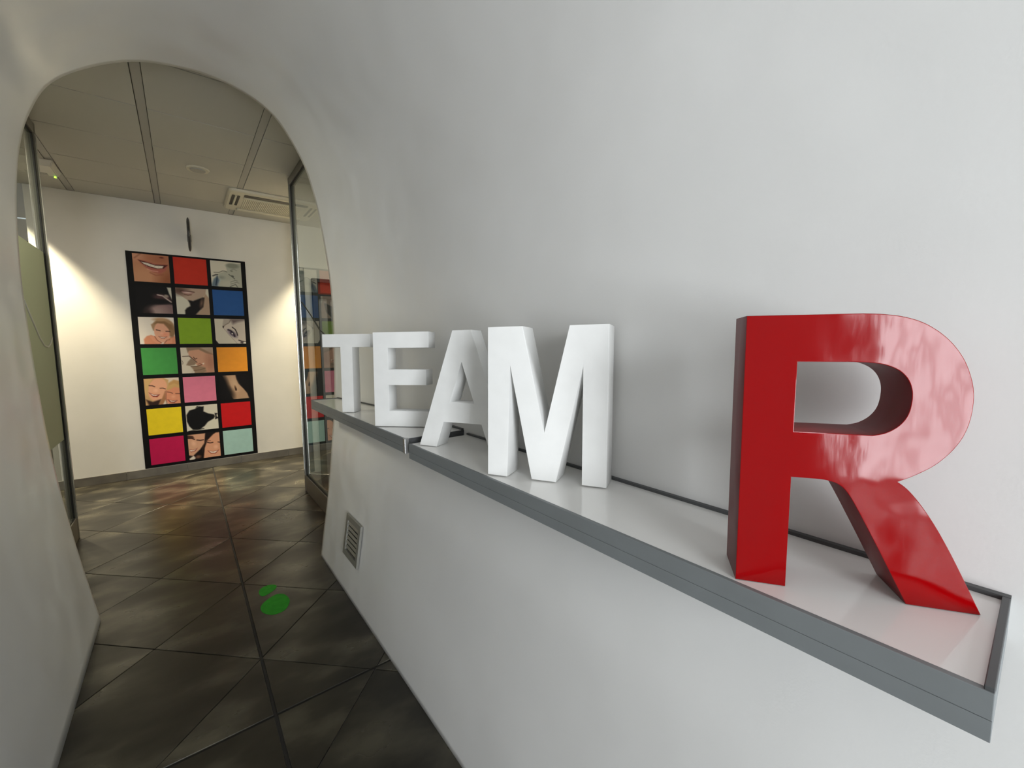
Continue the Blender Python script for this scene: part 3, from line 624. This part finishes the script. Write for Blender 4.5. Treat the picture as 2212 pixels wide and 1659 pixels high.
def couple():
    p = Pic((24, 14, 12)); p.poly([(-.05, .0), (.55, .0), (.5, .4), (.36, .62), (.12, .86), (-.05, .8)], (214, 164, 136), .02).poly([(-.05, .0), (.16, .06), (.2, .14), (-.05, .16)], (70, 44, 34), .02)
    p.line([(.0, .12), (.13, .15), (.2, .2)], .022, (58, 34, 28), .015).line([(.28, .24), (.38, .27), (.48, .26)], .02, (64, 38, 30), .015).ell(.17, .36, .06, .1, (232, 184, 156), rot=-10, soft=.6).poly([(.02, .58), (.14, .62), (.28, .56), (.2, .68), (.06, .70)], (150, 72, 62), .012).poly([(.03, .6), (.14, .635), (.24, .59), (.16, .665), (.06, .675)], (240, 228, 216), .008)
    p.poly([(.46, .5), (.56, .3), (.7, .12), (.88, .02), (1.05, .02), (1.05, 1.05), (.38, 1.05), (.42, .8)], (220, 162, 132), .02).poly([(.4, .8), (.46, .5), (.66, .1), (.95, -.03), (.8, .08), (.6, .3), (.5, .6), (.44, 1.05), (.2, 1.05)], (26, 15, 12), .02)
    p.line([(.6, .38), (.68, .42), (.77, .41)], .018, (56, 32, 28), .014).line([(.94, .42), (1.0, .44)], .016, (56, 32, 28), .014).line([(.58, .31), (.7, .33)], .008, (110, 72, 56), .014).ell(.86, .6, .06, .07, (236, 182, 154), soft=.6)
    p.poly([(.58, .72), (.76, .78), (.96, .74), (.84, .88), (.68, .86)], (140, 58, 50), .012).poly([(.62, .745), (.76, .795), (.92, .765), (.82, .85), (.7, .835)], (244, 234, 222), .008)
    return p.poly([(.0, .95), (.14, .85), (.2, .95), (.14, 1.05), (.0, 1.05)], (222, 212, 202), .02).ell(.28, .92, .08, .06, (120, 82, 64), soft=.6)
pm_photo = mat('photo_print', (.5, .5, .5, 1), .5, spec=.15); n_, l_, b_ = nodes(pm_photo)
at_ = n_.new('ShaderNodeVertexColor'); at_.layer_name = 'print'
l_.new(at_.outputs['Color'], b_.inputs['Base Color'])
def srgb2lin(a):
    a = np.clip(a/255.0, 0, 1); return np.where(a <= .04045, a/12.92, ((a+.055)/1.055)**2.4)
def photo(pic, r, c, label):
    x0, z0 = COLX[c]-pcx, ROWZ[r]-PZ0
    co = np.stack([x0+uu*CW, np.full(uu.shape, -.0095), z0-vv*CH], -1).reshape(-1, 3)
    idx = np.arange((N+1)*(N+1)).reshape(N+1, N+1)
    f = np.stack([idx[:-1, :-1], idx[1:, :-1], idx[1:, 1:], idx[:-1, 1:]], -1).reshape(-1, 4)
    me = bpy.data.meshes.new('photo_print'); me.from_pydata(co.tolist(), [], f.tolist())
    ca = me.color_attributes.new('print', 'FLOAT_COLOR', 'POINT')
    rgba = np.ones(((N+1)*(N+1), 4), np.float32); rgba[:, :3] = srgb2lin(pic.a).reshape(-1, 3)
    ca.data.foreach_set('color', rgba.ravel())
    o = link('photo_print', me, pm_photo, pe); s = o.modifiers.new('thickness', 'SOLIDIFY'); s.thickness = .001; s.offset = -1
    o['label'] = label
for pic, r, c, lb in ((smile_close(), 0, 0, 'photo of a smiling mouth'), (pale_face(), 0, 2, 'pale grey photo of a resting face'), (dark_shoulder(), 1, 0, 'dark photo of a shoulder and chin'),
                      (chin(), 1, 1, 'photo of lips and shaded neck'), (girl(), 2, 0, 'photo of a smiling child resting on hands'), (eye(), 2, 2, 'photo of a tilted face with dark eye makeup'),
                      (profile(), 3, 1, 'photo of a face with blowing hair'), (two_women(), 4, 0, 'photo of two laughing women'), (belly(), 4, 2, 'dark photo of a bare midriff'),
                      (hair(), 5, 1, 'photo of a dark hair silhouette'), (couple(), 6, 1, 'photo of a smiling couple')): photo(pic, r, c, lb)
cname = {(0, 1): 'brick red', (1, 2): 'blue', (2, 1): 'lime green', (3, 0): 'green', (3, 2): 'orange', (4, 1): 'pink', (5, 0): 'yellow', (5, 2): 'red', (6, 0): 'magenta', (6, 2): 'pale aqua'}
for (r, c), col in solid.items():
    m = mat('print_'+cname[(r, c)].replace(' ', '_'), rgb(*col), .5, spec=.15)
    a = rgb(*col); add_vary(m, tuple(k*.97 for k in a[:3])+(1,), tuple(min(1, k*1.03) for k in a[:3])+(1,), 20)
    x0, z0 = COLX[c]-pcx, ROWZ[r]-PZ0
    o = box('colour_square', x0, x0+CW, -.0095, -.008, z0-CH, z0, m, pe); o['label'] = cname[(r, c)]+' square'

# ------------------------------------------------------------------ projecting sign above poster
sg = empty('projecting_sign', (.131, BACK_Y, 2.40), (0, 0, math.radians(-1.4))); tag(sg, 'slim black projecting sign on the wall above the poster', 'sign')
bm = bmesh.new()
pr_ = [(0, -.0), (.10, -.014), (.145, -.012), (.158, -.004)]
nseg = 40
prof = [(.0, -.013), (.12, -.013), (.145, -.010), (.160, -.003), (.160, .003), (.145, .010), (.12, .013), (.0, .013)]
rings = [[bm.verts.new((w, -.19+r*math.cos(2*math.pi*k/nseg), r*math.sin(2*math.pi*k/nseg))) for k in range(nseg)] for r, w in prof[1:-1]]
for a, b in zip(rings, rings[1:]):
    for k in range(nseg): bm.faces.new((a[k], a[(k+1) % nseg], b[(k+1) % nseg], b[k]))
bm.faces.new(rings[0]); bm.faces.new(rings[-1])
from_bm('sign_disc', bm, M['black'], sg)
box('bracket', -.010, .010, -.035, -.008, -.018, .018, M['black'], sg, bev=.002)
box('wall_plate', -.016, .016, -.008, -.0005, -.035, .035, M['black'], sg, bev=.002)

# ------------------------------------------------------------------ ceiling fittings
# air-conditioning cassette
ax0, ax1, ay0, ay1 = .415, 1.36, 4.575, 5.215
ac = empty('air_conditioner', ((ax0+ax1)/2, (ay0+ay1)/2, CEIL)); tag(ac, 'ivory ceiling cassette air conditioner with dark outlet slot', 'air conditioner')
hx, hy = (ax1-ax0)/2, (ay1-ay0)/2
def rrect(x0, x1, y0, y1, r, n=6):
    P = []
    for cx, cy, a0 in ((x1-r, y1-r, 0), (x0+r, y1-r, 90), (x0+r, y0+r, 180), (x1-r, y0+r, 270)):
        for k in range(n+1): a = math.radians(a0+90*k/n); P.append((cx+r*math.cos(a), cy+r*math.sin(a)))
    return P
bm = bmesh.new(); zz = [-.002, -.020, -.028]; ins = [0, .004, .016]
rg = [[bm.verts.new((x, y, z)) for x, y in rrect(-hx+i, hx-i, -hy+i, hy-i, .05)] for z, i in zip(zz, ins)]
for a, b in zip(rg, rg[1:]):
    for k in range(len(a)): bm.faces.new((a[k], a[(k+1) % len(a)], b[(k+1) % len(a)], b[k]))
bm.faces.new(rg[0]); bm.faces.new(rg[-1]); from_bm('housing', bm, M['ac'], ac)
bm = bmesh.new(); prism_bm(bm, rrect(-hx+.125, hx-.125, -hy+.055, -hy+.125, .02, 4), -.0300, -.0285); from_bm('outlet_slot', bm, M['ac_dark'], ac)
for s in (-1, 1):
    for k in (0, 1):
        x = s*(hx-.045-.042*k); bm = bmesh.new(); prism_bm(bm, rrect(x-.011, x+.011, -hy+.11, hy-.20, .008, 3), -.0300, -.0285); from_bm('side_slot', bm, M['ac_dark'], ac)
    box('side_vane', s*(hx-.066)-.008, s*(hx-.066)+.008, -hy+.12, hy-.21, -.036, -.029, M['ac'], ac, bev=.003)
bm = bmesh.new(); bbox(bm, -hx+.125, hx-.125, -hy+.14, -hy+.165, -.038, -.0285, .004); bbox(bm, -hx+.105, hx-.105, hy-.115, hy-.075, -.042, -.0285, .006); gf = from_bm('grille_frame', bm, M['ac'], ac)
for k in range(46):
    x = -hx+.14+k*(2*hx-.28)/45; box('grille_slat', x-.0045, x+.0045, -hy+.17, hy-.118, -.034, -.0287, M['ac'], gf)
# recessed round disc
cd = empty('ceiling_disc', (.19, 4.27, CEIL)); tag(cd, 'small round white disc fitting set into the ceiling', 'ceiling fitting')
bm = bmesh.new(); cyl_bm(bm, .072, .078, -.010, -.001, 40); from_bm('rim', bm, M['ac'], cd)
bm = bmesh.new(); cyl_bm(bm, .050, .052, -.016, -.0105, 40); from_bm('lens', bm, M['ceil_rail'], cd)
# emergency-light style box with green led
eb = empty('ceiling_box', (-.80, 4.86, CEIL)); tag(eb, 'white box on the ceiling with a glowing green light', 'ceiling box')
bm = bmesh.new()
lo = [(-.13, -.15), (.13, -.15), (.13, .15), (-.13, .15)]
va = [bm.verts.new((x, y, -.001)) for x, y in lo]; vb = [bm.verts.new((x*.86, y*.86, -.045)) for x, y in lo]
bm.faces.new(va); bm.faces.new(vb)
for i in range(4): bm.faces.new((va[i], va[(i+1) % 4], vb[(i+1) % 4], vb[i]))
bmesh.ops.bevel(bm, geom=list(bm.edges), offset=.006, segments=2, affect='EDGES'); from_bm('housing', bm, M['box_white'], eb)
box('grille', -.06, .06, .06, .11, -.048, -.0455, M['ceil_rail'], eb, bev=.001)
bm = bmesh.new(); cyl_bm(bm, .008, .005, -.056, -.0455, 12); from_bm('led', bm, M['led'], eb, loc=(.095, .115, 0))
# warm wall-wash downlights
def downlight(x, y, power, label, spot=76, aim=(0, .1)):
    e = empty('downlight', (x, y, CEIL)); tag(e, label, 'downlight', 'wall washing downlights')
    bm = bmesh.new(); cyl_bm(bm, .05, .055, -.012, -.001, 32); from_bm('trim_ring', bm, M['alu'], e)
    bm = bmesh.new(); cyl_bm(bm, .034, .036, -.0155, -.0125, 24); from_bm('lamp_lens', bm, M['lamp'], e)
    l = bpy.data.lights.new('downlight_beam', 'SPOT'); l.energy = power; l.color = (1.0, .87, .60); l.spot_size = math.radians(spot); l.spot_blend = .5; l.shadow_soft_size = .03
    o = bpy.data.objects.new('downlight_beam', l); COL.objects.link(o); o.location = (x, y, CEIL-.03); o.rotation_euler = (math.radians(4), 0, 0)
downlight(-1.25, 5.33, 440, 'lit round downlight washing the wall beside the dark opening', 86)
downlight(1.66, 5.33, 500, 'lit round downlight washing the wall past the air conditioner', 92)

# added out-of-view fill lamps brightening the frosted film, offices and tunnel end
def fill_panel(x, y, power, label):
    e = empty('fill_panel', (x, y, CEIL)); tag(e, label, 'fill light', 'added office fill lights')
    box('frame', -.30, .30, -.29, .29, -.014, -.001, M['alu'], e, bev=.002)
    box('diffuser', -.27, .27, -.26, .26, -.018, -.0145, M['lamp'], e)
    area_light('fill_panel_glow', (x, y, CEIL-.03), (0, 0, 0), .5, .5, power, (1.0, .93, .80))
fill_panel(-1.35, 3.3, 30, 'added unseen fill light panel over the office with the frosted glass')
fill_panel(1.7, 3.3, 10, 'added unseen fill light panel over the office with the clear glass')

# ------------------------------------------------------------------ green footprint sticker on the floor
st = empty('floor_sticker', (.285, 2.36, 0)); tag(st, 'green shoe print sticker on the dark tiled floor', 'sticker')
prism('sole_print', catmull([(.060, -.062), (.066, -.015), (.052, .040), (.022, .062), (-.012, .048), (-.045, .018), (-.062, -.02), (-.056, -.072), (-.020, -.118), (.030, -.112)], 6, True), .0003, .0012, M['green'], st)
prism('heel_print', catmull([(-.040, .090), (-.050, .135), (-.034, .176), (.004, .186), (.034, .160), (.026, .124), (-.008, .096)], 6, True), .0003, .0012, M['green'], st)
